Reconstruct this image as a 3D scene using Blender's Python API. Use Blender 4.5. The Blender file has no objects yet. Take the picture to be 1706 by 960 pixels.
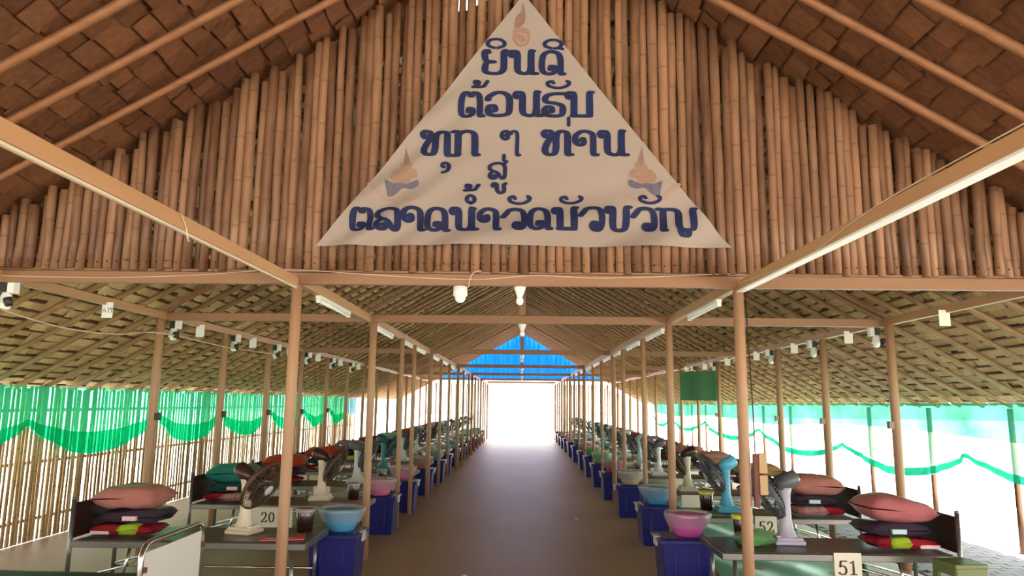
import bpy, math, random
from mathutils import Vector, Matrix, Euler
random.seed(7)
sc = bpy.context.scene
COL = sc.collection
PI = math.pi

# ------------------------------------------------------------------ camera, world, sun, exposure
cam = bpy.data.objects.new('camera', bpy.data.cameras.new('camera')); COL.objects.link(cam)
cam.data.sensor_fit = 'HORIZONTAL'; cam.data.sensor_width = 36.0
cam.data.lens = 1200.0 / 1706.0 * 36.0
cam.data.clip_start = 0.05; cam.data.clip_end = 400
_yaw, _pitch, _roll = math.radians(.857), math.radians(9.081), math.radians(.65)
_f = Vector((-math.sin(_yaw) * math.cos(_pitch), math.cos(_yaw) * math.cos(_pitch), math.sin(_pitch)))
_r0 = Vector((math.cos(_yaw), math.sin(_yaw), 0)); _u0 = _r0.cross(_f)
_r = math.cos(_roll) * _r0 + math.sin(_roll) * _u0; _u = -math.sin(_roll) * _r0 + math.cos(_roll) * _u0
cam.matrix_world = Matrix(((_r.x, _u.x, -_f.x, 0), (_r.y, _u.y, -_f.y, 0), (_r.z, _u.z, -_f.z, 1.6), (0, 0, 0, 1)))
sc.camera = cam
sc.view_settings.view_transform = 'Standard'; sc.view_settings.look = 'None'
sc.view_settings.gamma = 1.0; sc.view_settings.use_curve_mapping = False
sc.view_settings.exposure = 2.5
world = bpy.data.worlds.new('world'); sc.world = world; world.use_nodes = True
bg = world.node_tree.nodes['Background']
bg.inputs['Color'].default_value = (1.0, 0.98, 0.95, 1); bg.inputs['Strength'].default_value = 0.9
sun = bpy.data.objects.new('sun', bpy.data.lights.new('sun', 'SUN')); COL.objects.link(sun)
sun.data.energy = 10.0; sun.data.angle = math.radians(.6); sun.data.color = (1, .96, .88)
sun.rotation_euler = Vector((-.16, .30, -1)).to_track_quat('-Z', 'Y').to_euler()
sc.cycles.max_bounces = 10; sc.cycles.diffuse_bounces = 6; sc.cycles.transparent_max_bounces = 12

# ------------------------------------------------------------------ materials
def lin(c):
    return tuple(((x / 12.92) if x <= .04045 else ((x + .055) / 1.055) ** 2.4) for x in c)
def rgb(r, g, b): return lin((r / 255, g / 255, b / 255))

MATS = {}
def mat(name, col, rough=.6, metal=0.0, var=0.0, scale=(8, 8, 8), island=0.0, col2=None, spec=.5, trans=0.0, bump=0.0, alpha=None, rings=False):
    """principled material: base colour broken up by noise (var) and by a random value per island"""
    m = bpy.data.materials.new(name); m.use_nodes = True; nt = m.node_tree; N = nt.nodes; L = nt.links
    p = N['Principled BSDF']; p.inputs['Roughness'].default_value = rough; p.inputs['Metallic'].default_value = metal
    p.inputs['Specular IOR Level'].default_value = spec
    if trans: p.inputs['Transmission Weight'].default_value = trans
    if alpha is not None: p.inputs['Alpha'].default_value = alpha
    col2 = col2 or tuple(c * .55 for c in col)
    if not var and not island:
        p.inputs['Base Color'].default_value = (*col, 1); MATS[name] = m; return m
    tc = N.new('ShaderNodeTexCoord'); mp = N.new('ShaderNodeMapping'); mp.inputs['Scale'].default_value = scale
    nz = N.new('ShaderNodeTexNoise'); nz.inputs['Scale'].default_value = 1.0; nz.inputs['Detail'].default_value = 5
    L.new(tc.outputs['Object'], mp.inputs['Vector'])
    fac = nz.outputs['Fac']
    if island:
        g = N.new('ShaderNodeNewGeometry')
        off = N.new('ShaderNodeVectorMath'); off.operation = 'ADD'
        cb = N.new('ShaderNodeCombineXYZ'); m10 = N.new('ShaderNodeMath'); m10.operation = 'MULTIPLY'; m10.inputs[1].default_value = 37
        L.new(g.outputs['Random Per Island'], m10.inputs[0]); L.new(m10.outputs[0], cb.inputs[0]); L.new(m10.outputs[0], cb.inputs[2])
        L.new(mp.outputs[0], off.inputs[0]); L.new(cb.outputs[0], off.inputs[1]); L.new(off.outputs[0], nz.inputs['Vector'])
        a = N.new('ShaderNodeMath'); a.operation = 'MULTIPLY_ADD'; a.inputs[1].default_value = island; 
        b = N.new('ShaderNodeMath'); b.operation = 'MULTIPLY_ADD'; b.inputs[1].default_value = var * 1.6; b.inputs[2].default_value = .5 - .5 * island - var * .8
        L.new(nz.outputs['Fac'], b.inputs[0]); L.new(g.outputs['Random Per Island'], a.inputs[0]); L.new(b.outputs[0], a.inputs[2])
        fac = a.outputs[0]
    else:
        L.new(mp.outputs[0], nz.inputs['Vector'])
        b = N.new('ShaderNodeMath'); b.operation = 'MULTIPLY_ADD'; b.inputs[1].default_value = var * 2; b.inputs[2].default_value = .5 - var
        L.new(nz.outputs['Fac'], b.inputs[0]); fac = b.outputs[0]
    mx = N.new('ShaderNodeMix'); mx.data_type = 'RGBA'; mx.clamp_factor = True
    mx.inputs['A'].default_value = (*col2, 1); mx.inputs['B'].default_value = (*col, 1)
    L.new(fac, mx.inputs['Factor']); outc = mx.outputs['Result']
    if rings:   # darker nodes along a bamboo cane, offset per cane
        sx = N.new('ShaderNodeSeparateXYZ'); L.new(tc.outputs['Object'], sx.inputs[0])
        z = N.new('ShaderNodeMath'); z.operation = 'MULTIPLY_ADD'; z.inputs[1].default_value = 2.9
        L.new(sx.outputs['Z'], z.inputs[0]); L.new(m10.outputs[0], z.inputs[2])
        fr = N.new('ShaderNodeMath'); fr.operation = 'FRACT'; L.new(z.outputs[0], fr.inputs[0])
        lt = N.new('ShaderNodeMath'); lt.operation = 'LESS_THAN'; lt.inputs[1].default_value = .045; L.new(fr.outputs[0], lt.inputs[0])
        hv = N.new('ShaderNodeMath'); hv.operation = 'MULTIPLY'; hv.inputs[1].default_value = .45; L.new(lt.outputs[0], hv.inputs[0])
        m2 = N.new('ShaderNodeMix'); m2.data_type = 'RGBA'; m2.inputs['B'].default_value = (.12, .06, .03, 1)
        L.new(hv.outputs[0], m2.inputs['Factor']); L.new(outc, m2.inputs['A']); outc = m2.outputs['Result']
    L.new(outc, p.inputs['Base Color'])
    if bump:
        bp = N.new('ShaderNodeBump'); bp.inputs['Strength'].default_value = bump; bp.inputs['Distance'].default_value = .02
        L.new(nz.outputs['Fac'], bp.inputs['Height']); L.new(bp.outputs[0], p.inputs['Normal'])
    MATS[name] = m; return m

def sheer(name, tint, body, fac, gloss=.0, mottle=0, mscale=(1.6, 1.6, 1.6)):
    """thin net / film: part tinted see-through, part diffuse and translucent"""
    m = bpy.data.materials.new(name); m.use_nodes = True; nt = m.node_tree; N = nt.nodes; L = nt.links
    N.remove(N['Principled BSDF']); out = N['Material Output']
    t = N.new('ShaderNodeBsdfTransparent'); t.inputs[0].default_value = (*tint, 1)
    d = N.new('ShaderNodeBsdfDiffuse'); d.inputs[0].default_value = (*body, 1)
    tr = N.new('ShaderNodeBsdfTranslucent'); tr.inputs[0].default_value = (*body, 1)
    a = N.new('ShaderNodeMixShader'); a.inputs[0].default_value = .55; L.new(d.outputs[0], a.inputs[1]); L.new(tr.outputs[0], a.inputs[2])
    b = N.new('ShaderNodeMixShader'); b.inputs[0].default_value = fac
    if mottle:
        tc = N.new('ShaderNodeTexCoord'); nz = N.new('ShaderNodeTexNoise'); nz.inputs['Scale'].default_value = 1.0; mp = N.new('ShaderNodeMapping'); mp.inputs['Scale'].default_value = mscale; L.new(tc.outputs['Object'], mp.inputs[0]); nz.inputs['Detail'].default_value = 4
        mr = N.new('ShaderNodeMapRange'); mr.inputs['From Min'].default_value = .3; mr.inputs['From Max'].default_value = .7
        mr.inputs['To Min'].default_value = fac - mottle; mr.inputs['To Max'].default_value = min(fac + mottle, 1)
        L.new(mp.outputs[0], nz.inputs['Vector']); L.new(nz.outputs['Fac'], mr.inputs['Value']); L.new(mr.outputs[0], b.inputs[0])
    L.new(t.outputs[0], b.inputs[1]); L.new(a.outputs[0], b.inputs[2])
    o = b
    if gloss:
        g = N.new('ShaderNodeBsdfGlossy'); g.inputs['Roughness'].default_value = .2
        o = N.new('ShaderNodeMixShader'); o.inputs[0].default_value = gloss; L.new(b.outputs[0], o.inputs[1]); L.new(g.outputs[0], o.inputs[2])
    L.new(o.outputs[0], out.inputs['Surface'])
    MATS[name] = m; return m

mat('bamboo', rgb(164, 122, 90), .5, var=.6, scale=(14, 14, 3), island=.65, col2=rgb(88, 54, 34), rings=True, bump=.15)
mat('bamboo_outer', rgb(222, 196, 146), .6, var=.4, scale=(12, 12, 2), island=.7, col2=rgb(150, 116, 74), rings=True)
mat('batten', rgb(105, 66, 38), .7, var=.3)
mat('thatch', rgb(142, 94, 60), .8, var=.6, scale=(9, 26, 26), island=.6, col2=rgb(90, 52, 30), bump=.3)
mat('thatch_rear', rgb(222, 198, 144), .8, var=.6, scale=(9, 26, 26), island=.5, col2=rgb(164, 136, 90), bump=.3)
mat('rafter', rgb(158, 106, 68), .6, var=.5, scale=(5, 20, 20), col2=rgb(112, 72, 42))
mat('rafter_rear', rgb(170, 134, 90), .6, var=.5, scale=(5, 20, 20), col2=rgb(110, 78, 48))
mat('wood_truss', rgb(160, 118, 84), .5, var=.35, scale=(1.2, 1.2, 6), col2=rgb(124, 86, 58))
mat('wood', rgb(188, 150, 114), .5, var=.35, scale=(6, 6, 1.2), col2=rgb(150, 112, 82))
mat('wood_beam', rgb(196, 150, 106), .5, var=.35, scale=(1.2, 1.2, 6), col2=rgb(156, 112, 76))
mat('floor', rgb(190, 162, 124), .46, var=.5, scale=(1.1, .45, 1), col2=rgb(150, 122, 88), spec=.6, bump=.02)
mat('concrete', rgb(205, 203, 200), .5, var=.3, scale=(1.5, 1.5, 1), col2=rgb(176, 172, 168))
mat('paver', rgb(150, 152, 156), .7, var=.3, scale=(3, 3, 1), island=.3, col2=rgb(118, 120, 126))
mat('ground', rgb(205, 200, 190), .9, var=.25, scale=(.3, .3, 1), col2=rgb(180, 174, 160))
mat('steel', rgb(150, 148, 144), .32, .8, var=.1)
mat('chrome', rgb(215, 215, 212), .16, 1.0)
mat('white_panel', rgb(226, 226, 220), .45)
mat('deck_top', rgb(84, 70, 62), .3, var=.3, scale=(3, 3, 3), col2=rgb(64, 52, 46))
mat('headboard', rgb(52, 32, 26), .4)
mat('mattress_green', rgb(34, 92, 66), .55, var=.3, scale=(7, 7, 7))
mat('bin_blue', rgb(12, 22, 120), .32, var=.2, scale=(4, 4, 4), col2=rgb(10, 16, 96))
mat('bin_maroon', rgb(96, 40, 52), .4)
mat('latch', rgb(196, 198, 206), .4)
mat('white_plastic', rgb(232, 232, 226), .4)
mat('bulb_glass', rgb(245, 245, 238), .3)
mat('paper', rgb(238, 232, 214), .6)
mat('paper_white', rgb(240, 242, 240), .6)
mat('ink', rgb(40, 30, 40), .7)
mat('ink_brown', rgb(72, 50, 44), .7)
mat('dark_box', rgb(46, 40, 36), .5)
mat('banner', rgb(168, 154, 143), .85, var=.15, scale=(3, 3, 3), col2=rgb(150, 134, 123))
mat('banner_blue', rgb(8, 34, 88), .8, var=.6, scale=(7, 7, 7), col2=rgb(18, 14, 46))
mat('print_brown', rgb(140, 104, 84), .85, var=.4, scale=(30, 30, 30), col2=rgb(160, 132, 114))
mat('print_dark', rgb(120, 86, 72), .85, var=.4, scale=(30, 30, 30), col2=rgb(150, 122, 106))
mat('print_blue', rgb(78, 74, 92), .85, var=.4, scale=(30, 30, 30), col2=rgb(120, 112, 118))
mat('print_pink', rgb(158, 124, 116), .85, var=.4, scale=(30, 30, 30), col2=rgb(168, 146, 132))
mat('cord', rgb(210, 192, 168), .6)
mat('cord_dark', rgb(54, 38, 28), .7)
mat('stool_green', rgb(122, 136, 74), .4, var=.1)
mat('sheeting', rgb(128, 214, 178), .3, var=.3, scale=(2, 2, 2), col2=rgb(96, 184, 150))
mat('red_brown', rgb(104, 46, 30), .5)
mat('pale_wood', rgb(206, 170, 120), .5, var=.2)
mat('jar_dark', rgb(44, 24, 18), .15)
mat('jar_top', rgb(150, 84, 40), .4)
mat('lid_yellow', rgb(214, 206, 70), .4)
mat('folder_pink', rgb(228, 92, 110), .4); mat('folder_green', rgb(98, 158, 84), .4)
mat('grey_label', rgb(150, 138, 132), .6)
mat('green_board', rgb(44, 98, 56), .7, var=.2, scale=(30, 30, 30))
mat('cage_brown', rgb(92, 66, 52), .35, .3); mat('cage_grey', rgb(90, 94, 100), .35, .3); mat('cage_teal', rgb(28, 92, 98), .35)
mat('blade', rgb(66, 58, 54), .25); mat('blade_grey', rgb(112, 118, 124), .25)
mat('fan_cream', rgb(228, 214, 188), .4); mat('fan_violet', rgb(186, 182, 200), .4); mat('fan_blue', rgb(92, 186, 222), .4)
mat('fan_teal', rgb(60, 144, 150), .4); mat('fan_paleblue', rgb(178, 214, 216), .4); mat('motor_dark', rgb(62, 34, 30), .35); mat('motor_grey', rgb(92, 94, 98), .4)
FABRIC = {'pink': rgb(204, 136, 126), 'rose': rgb(204, 122, 126), 'teal': rgb(44, 134, 126), 'red': rgb(196, 72, 52), 'tan': rgb(204, 158, 108), 'blush': rgb(208, 150, 136),
          'grey': rgb(168, 172, 170), 'aqua': rgb(150, 196, 186), 'maroon': rgb(132, 60, 62), 'dusty violet': rgb(150, 120, 138)}
for k, c in FABRIC.items(): mat('fabric_' + k, c, .28, var=.4, scale=(9, 9, 9), col2=tuple(x * .7 for x in c), bump=.35)
mat('blanket_dark', rgb(72, 62, 82), .35, var=.5, scale=(9, 9, 9), bump=.4)
mat('blanket_teal', rgb(38, 92, 92), .35, var=.5, scale=(9, 9, 9), bump=.4)
mat('pack_red', rgb(186, 44, 66), .22, var=.3, scale=(7, 7, 7), col2=rgb(130, 24, 40)); mat('pack_green', rgb(170, 204, 60), .25)
mat('pack_label', rgb(232, 190, 190), .4); mat('pack_stripe', rgb(224, 196, 188), .4, var=.8, scale=(30, 4, 4), col2=rgb(170, 60, 60))
BOWL = {'blue': rgb(86, 164, 208), 'pink': rgb(232, 130, 166), 'magenta': rgb(224, 96, 180), 'red brown': rgb(196, 120, 108), 'teal': rgb(82, 160, 158), 'green': rgb(112, 190, 104), 'dark green': rgb(70, 128, 108), 'beige': rgb(206, 186, 166), 'rose': rgb(216, 92, 124)}
for k, c in BOWL.items(): mat('bowl_' + k, c, .3)
sheer('film', (.95, .95, .96), (.9, .92, .93), .30, .10)
sheer('film_green', (.7, .95, .72), (.45, .75, .45), .45, .12)
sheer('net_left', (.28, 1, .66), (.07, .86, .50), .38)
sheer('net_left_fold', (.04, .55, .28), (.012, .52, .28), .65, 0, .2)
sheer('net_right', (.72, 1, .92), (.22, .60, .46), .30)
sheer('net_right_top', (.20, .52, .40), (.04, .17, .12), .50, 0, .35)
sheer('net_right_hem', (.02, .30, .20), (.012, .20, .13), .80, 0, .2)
sheer('net_blue', (.35, .8, .95), (.25, .65, .85), .5)
sheer('tarp_blue', (.002, .07, .75), (.006, .12, .80), .62, 0, .36, (7, 1, .35))

# ------------------------------------------------------------------ mesh builder
class MB:
    def __init__(s): s.v = []; s.f = []; s.m = []; s.sm = []
    def add(s, vs, fs, mi=0, smooth=False, M=None):
        o = len(s.v); s.v += [tuple(M @ Vector(v)) if M else tuple(v) for v in vs]
        for f in fs: s.f.append(tuple(i + o for i in f)); s.m.append(mi); s.sm.append(smooth)
        return s
    def box(s, c, d, mi=0, R=None, taper=1.0):
        x, y, z = d[0] / 2, d[1] / 2, d[2] / 2; k = taper
        vs = [(-x * k, -y * k, -z), (x * k, -y * k, -z), (x * k, y * k, -z), (-x * k, y * k, -z), (-x, -y, z), (x, -y, z), (x, y, z), (-x, y, z)]
        M = Matrix.Translation(c) @ (R.to_matrix().to_4x4() if R else Matrix())
        return s.add(vs, [(3, 2, 1, 0), (4, 5, 6, 7), (0, 1, 5, 4), (1, 2, 6, 5), (2, 3, 7, 6), (3, 0, 4, 7)], mi, False, M)
    def beam(s, a, b, w, h, mi=0):
        """rectangular bar from a to b, w sideways and h upward"""
        a, b = Vector(a), Vector(b); d = (b - a).normalized()
        side = d.cross(Vector((0, 0, 1)))
        side = side.normalized() if side.length > 1e-4 else Vector((1, 0, 0))
        up = side.cross(d)
        vs = [p + side * sx * w / 2 + up * sz * h / 2 for p in (a, b) for sx, sz in ((-1, -1), (1, -1), (1, 1), (-1, 1))]
        return s.add(vs, [(3, 2, 1, 0), (4, 5, 6, 7), (0, 1, 5, 4), (1, 2, 6, 5), (2, 3, 7, 6), (3, 0, 4, 7)], mi)
    def tube(s, path, r, n=8, mi=0, closed=False, cap=True):
        P = [Vector(p) for p in path]; k = len(P); rr = r if isinstance(r, (list, tuple)) else [r] * k
        rings = []; up = None
        for i, p in enumerate(P):
            if closed: d = P[(i + 1) % k] - P[i - 1]
            else: d = P[min(i + 1, k - 1)] - P[max(i - 1, 0)]
            d.normalize()
            if up is None:
                up = Vector((0, 0, 1)) if abs(d.z) < .9 else Vector((1, 0, 0))
            u = (up - d * up.dot(d)).normalized(); w = d.cross(u); up = u
            rings.append([p + (u * math.cos(2 * PI * j / n) + w * math.sin(2 * PI * j / n)) * rr[i] for j in range(n)])
        vs = [v for R in rings for v in R]; fs = []
        for i in range(k if closed else k - 1):
            a, b = i * n, ((i + 1) % k) * n
            for j in range(n): fs.append((a + j, a + (j + 1) % n, b + (j + 1) % n, b + j))
        s.add(vs, fs, mi, True)
        if cap and not closed:
            o = len(s.v) - len(vs)
            s.f += [tuple(o + j for j in reversed(range(n))), tuple(o + (k - 1) * n + j for j in range(n))]; s.m += [mi, mi]; s.sm += [False, False]
        return s
    def lathe(s, prof, c=(0, 0, 0), n=20, mi=0, M=None, wob=None):
        vs = []; fs = []
        for i, (r, z) in enumerate(prof):
            for j in range(n):
                a = 2 * PI * j / n; q = r * (1 + (wob(a, i) if wob else 0)); vs.append((c[0] + q * math.cos(a), c[1] + q * math.sin(a), c[2] + z))
        for i in range(len(prof) - 1):
            for j in range(n):
                fs.append((i * n + j, i * n + (j + 1) % n, (i + 1) * n + (j + 1) % n, (i + 1) * n + j))
        return s.add(vs, fs, mi, True, M)
    def grid(s, fn, nu, nv, mi=0, smooth=True):
        vs = [fn(i / nu, j / nv) for i in range(nu + 1) for j in range(nv + 1)]
        fs = [(i * (nv + 1) + j, (i + 1) * (nv + 1) + j, (i + 1) * (nv + 1) + j + 1, i * (nv + 1) + j + 1) for i in range(nu) for j in range(nv)]
        return s.add(vs, fs, mi, smooth)
    def cushion(s, c, d, seed=0, mi=0, pinch=.5, n=16, amp=.06, rz=0):
        """soft bag: two domed sheets that meet in a seam"""
        rnd = random.Random(seed); ph = [rnd.uniform(0, 6.28) for _ in range(6)]
        M = Matrix.Translation(c) @ Matrix.Rotation(rz, 4, 'Z')
        vs = []; fs = []
        def P(i, j, sg):
            u, v = -1 + 2 * i / n, -1 + 2 * j / n
            e = (1 - u ** 4) * (1 - v ** 4); t = max(e, 0) ** pinch
            t *= 1 + amp * 3 * math.sin(3.1 * u + ph[0]) * math.sin(2.7 * v + ph[1]) + amp * math.sin(9 * u + 4 * v + ph[2])
            k = 1 - .07 * (abs(u * v) ** 1) * 1.0 + .02 * math.sin(5 * v + ph[3]) * abs(u)
            sag = .06 * d[2] * math.sin(2 * u + ph[4])
            return (u * d[0] / 2 * k, v * d[1] / 2 * k, sg * t * d[2] / 2 + sag * (sg > 0))
        for sg in (1, -1):
            o = len(vs); vs += [P(i, j, sg) for i in range(n + 1) for j in range(n + 1)]
            for i in range(n):
                for j in range(n):
                    q = (o + i * (n + 1) + j, o + (i + 1) * (n + 1) + j, o + (i + 1) * (n + 1) + j + 1, o + i * (n + 1) + j + 1)
                    fs.append(q if sg > 0 else q[::-1])
        return s.add(vs, fs, mi, True, M)
    def mesh(s, name, mats):
        me = bpy.data.meshes.new(name); me.from_pydata(s.v, [], s.f)
        for m in (mats if isinstance(mats, (list, tuple)) else [mats]): me.materials.append(MATS[m])
        me.polygons.foreach_set('material_index', s.m); me.polygons.foreach_set('use_smooth', s.sm)
        me.update(); return me
    def build(s, name, mats, parent=None, bevel=0, loc=None, label=None):
        o = bpy.data.objects.new(name, s.mesh(name, mats)); COL.objects.link(o)
        if parent: o.parent = parent
        if loc: o.location = loc
        if bevel:
            b = o.modifiers.new('bevel', 'BEVEL'); b.width = bevel; b.segments = 2; b.limit_method = 'ANGLE'; b.angle_limit = .7
        if label: o['label'] = label
        return o

def tag(o, label, cat, group=None, kind=None):
    o['label'] = label
    o['category'] = cat
    if group: o['group'] = group
    if kind: o['kind'] = kind
    return o
def thing(name, label, cat, loc=(0, 0, 0), rz=0, group=None):
    o = bpy.data.objects.new(name, None); COL.objects.link(o); o.empty_display_size = .1
    o.location = loc; o.rotation_euler = (0, 0, rz); return tag(o, label, cat, group)
def structure(o, label=None):
    o['kind'] = 'structure'
    if label: o['label'] = label
    return o
def dup(root, loc, rz, label):
    r = root.copy(); COL.objects.link(r); r.location = loc; r.rotation_euler = (0, 0, rz); r['label'] = label
    for ch in list(root.children):
        c = ch.copy(); COL.objects.link(c); c.parent = r
        for g in list(ch.children):
            d = g.copy(); COL.objects.link(d); d.parent = c
    return r
ORD = ['first', 'second', 'third', 'fourth', 'fifth', 'sixth', 'seventh', 'eighth', 'ninth', 'tenth', 'eleventh', 'twelfth', 'thirteenth',
       'fourteenth', 'fifteenth', 'sixteenth', 'seventeenth', 'eighteenth', 'nineteenth', 'twentieth']
SIDE = {-1: 'left', 1: 'right'}

def spline(pts, n=6):
    """Catmull-Rom through points"""
    P = [pts[0]] + list(pts) + [pts[-1]]; out = []
    for i in range(1, len(P) - 2):
        p0, p1, p2, p3 = P[i - 1], P[i], P[i + 1], P[i + 2]
        for k in range(n):
            t = k / n
            out.append(tuple(.5 * (2 * b + (c - a) * t + (2 * a - 5 * b + 4 * c - d) * t * t + (3 * b - a - 3 * c + d) * t ** 3) for a, b, c, d in zip(p0, p1, p2, p3)))
    out.append(tuple(pts[-1])); return out

def stroke(mb, pts, a, b, put, mi=0, smooth=True):
    """brush stroke: ribbon whose half width follows an elliptical nib (a across, b up); put(x, z) -> 3D point"""
    P = spline(pts) if smooth else list(pts)
    vs = []
    for i, p in enumerate(P):
        q0, q1 = P[max(i - 1, 0)], P[min(i + 1, len(P) - 1)]
        dx, dz = q1[0] - q0[0], q1[1] - q0[1]; l = math.hypot(dx, dz) or 1; nx, nz = -dz / l, dx / l
        w = math.sqrt((a * nx) ** 2 + (b * nz) ** 2)
        vs += [put(p[0] + nx * w, p[1] + nz * w), put(p[0] - nx * w, p[1] - nz * w)]
    mb.add(vs, [(2 * i, 2 * i + 1, 2 * i + 3, 2 * i + 2) for i in range(len(P) - 1)], mi)
    for p in (P[0], P[-1]):      # rounded ends
        c = [put(p[0] + a * math.cos(t * PI / 6), p[1] + b * math.sin(t * PI / 6)) for t in range(12)]
        mb.add(c, [tuple(range(12))[::-1]], mi)

# ------------------------------------------------------------------ ground and floor
Y_END = 33.0
structure(MB().box((-.8, 15, -.1), (9.4, 36.6, .2)).build('floor', 'floor'), 'brown polished concrete floor of the long hall')
structure(MB().box((-5.3 + -2.2, 15, -.11), (3.99, 36.6, .2)).build('floor_left', 'concrete'), 'pale concrete strip along the bamboo wall')
mb = MB(); rnd = random.Random(3)
pw, pl = .22, .115
for i in range(14):
    for j in range(95):
        x = 3.93 + i * pw; y = 1.6 + j * pl
        mb.box((x + pw / 2 + (j % 2) * pw / 2, y + pl / 2, -.02 + rnd.uniform(-.002, .002)), (pw - .012, pl - .010, .05))
structure(mb.build('floor_right', 'paver'), 'grey interlocking pavers outside the right row')
structure(MB().box((0, 30, -.27), (160, 160, .2)).build('ground', 'ground'), 'bright open ground around the hall')

# ------------------------------------------------------------------ roofs: stepped leaf thatch on rafters
def thatch(name, apex, slope, sgn, xe, y0, y1, material, rmat, rspace, label, seed):
    rnd = random.Random(seed); mb = MB(); n = math.hypot(1, slope); L = xe * n; pitch = .19 if y1 < 10 else .145
    rows = int(L / pitch) + 1; leaf = .16
    for r in range(rows):
        s0 = max(r * pitch - .10, -.0); s1 = min((r + 1) * pitch, L + .04)
        y = y0
        while y < y1:
            w = leaf * rnd.uniform(.7, 1.5); e = min(y + w, y1)
            a = .040 + rnd.uniform(0, .012); b = rnd.uniform(-.040, -.012) + (.022 if y1 < 10 else 0); sk = rnd.uniform(-.02, .03)
            def P(s, yy, off): return (sgn * (s / n + off * slope / n), yy, apex - s * slope / n + off * 1 / n)
            mb.add([P(s0, y - .01, a), P(s0, e + .01, a), P(s1 + sk, e + .01, b), P(s1 + sk, y - .01, b + rnd.uniform(-.004, .004))], [(0, 1, 2, 3)])
            y = e
        if y1 > 10:      # dark lath along each row
            c = s0 + .115; q = [P(c + ds, yy, oz) for yy in (y0, y1) for ds, oz in ((-.012, -.030), (.012, -.030), (.012, .03), (-.012, .03))]
            mb.add(q, [(0, 1, 5, 4), (1, 2, 6, 5), (3, 0, 4, 7)], 1)
    # opaque plane added above the visible leaves to block light leaks
    t = .075
    mb.add([(0, y0, apex + t * n), (0, y1, apex + t * n), (sgn * xe, y1, apex - xe * slope + t * n), (sgn * xe, y0, apex - xe * slope + t * n)], [(0, 1, 2, 3)])
    o = structure(mb.build(name, [material, 'batten']), label)
    y = y0 + .25
    while y < y1 - (.3 if y1 < 10 else .05):
        m = MB(); rr = .036 * rnd.uniform(.85, 1.15); d = .074
        P0 = Vector((sgn * .02, y, apex - d * n)); P1 = Vector((sgn * (xe - .06), y + rnd.uniform(-.03, .03), apex - (xe - .06) * slope - d * n))
        pts = [P0.lerp(P1, k / 7) + Vector((0, rnd.uniform(-.012, .012), rnd.uniform(-.008, .008))) for k in range(8)]
        m.tube(pts, [rr * (1 - .25 * k / 7) for k in range(8)], 7)
        # raffia ties
        for k in range(int(xe / .45)):
            q = P0.lerp(P1, (k + .5) / (xe / .45)); m.tube([q + Vector((0, 0, -rr)), q + Vector((sgn * .03, .07, .045))], .0022, 3, 1)
        m.build('rafter', [rmat, 'cord'], o); y += rspace
    return o
FA, FS = 5.33, .60          # front roof
RA, RS = 4.85, .565          # lower roof behind the gable
for sg in (-1, 1):
    thatch('ceiling_' + SIDE[sg], FA, FS, sg, 6.0, -9.0, 5.42, 'thatch', 'rafter', .465, f'brown leaf thatch {SIDE[sg]} slope of the roof in front of the gable', 11 + sg)  # lengthened unseen behind the camera to cut sky light on the gable
    thatch('ceiling_rear_' + SIDE[sg], RA, RS - (.015 if sg < 0 else 0), sg, 5.62, 5.30, Y_END, 'thatch_rear', 'rafter_rear', .47, f'long leaf thatch {SIDE[sg]} slope over the beds', 21 + sg)

# ------------------------------------------------------------------ bamboo gable wall
def cane(mb, x, y, z0, z1, r, rnd, n=8, lean=0.0, mi=0):
    k = max(3, int((z1 - z0) / .33)); pts = []; rr = []
    for i in range(k + 1):
        t = i / k; pts.append((x + lean * t + rnd.uniform(-.004, .004), y + rnd.uniform(-.004, .004), z0 + (z1 - z0) * t)); rr.append(r * rnd.uniform(.94, 1.07))
    mb.tube(pts, rr, n, mi)
GY = 5.20
mb = MB(); rnd = random.Random(5); x = -4.62
while x < 4.62:
    r = rnd.uniform(.029, .038); x += r
    top = FA - FS * abs(x) - .015
    light = (-.62 < x < -.12)
    if top > 2.6 and not (light and rnd.random() < .0):
        cane(mb, x, GY + rnd.choice([-.012, -.006, 0, .004, .028, .034]), 2.545 + rnd.uniform(-.012, .012), top + rnd.choice([-.02, 0, .01, -.05, -.09]), r, rnd, 9, rnd.uniform(-.02, .02))
    x += r + (rnd.choice([-.004, -.002, .0, .001]) if not light else rnd.choice([.0, .002, .006, .010]))
gw = structure(mb.build('wall_front', 'bamboo'), 'gable wall of upright bamboo canes above the beam')
m = MB()
for z in (2.60, 3.98, 4.60):
    w = (FA - z) / FS - .35; m.beam((-w, GY + .055, z), (w, GY + .055, z), .03, .07)
m.build('batten', 'batten', gw)
for xa, xb in ((-5.6, -.62), (-.20, 5.6)):      # added thatch blocking sky slits between the two roofs, open left of the ridge
    m = MB(); k = 40
    for y in (5.35, 5.40):
        m.add([(xa + (xb - xa) * i / k, y, zz) for i in range(k + 1) for zz in (RA - RS * abs(xa + (xb - xa) * i / k) - .02, FA - FS * abs(xa + (xb - xa) * i / k) + .04)],
              [(2 * i, 2 * i + 2, 2 * i + 3, 2 * i + 1) for i in range(k)])
    m.build('added_thatch', 'thatch', gw)
m = MB(); rnd = random.Random(8); x = -4.3
while x < 4.3:
    m.lathe([(.0001, .0), (.006, .0), (.006, .004)], n=6, M=Matrix.Translation((x, GY - .038, 2.60 + rnd.uniform(-.006, .006))) @ Matrix.Rotation(PI / 2, 4, 'X')); x += .073
m.build('nail_heads', 'cord_dark', gw)

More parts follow.
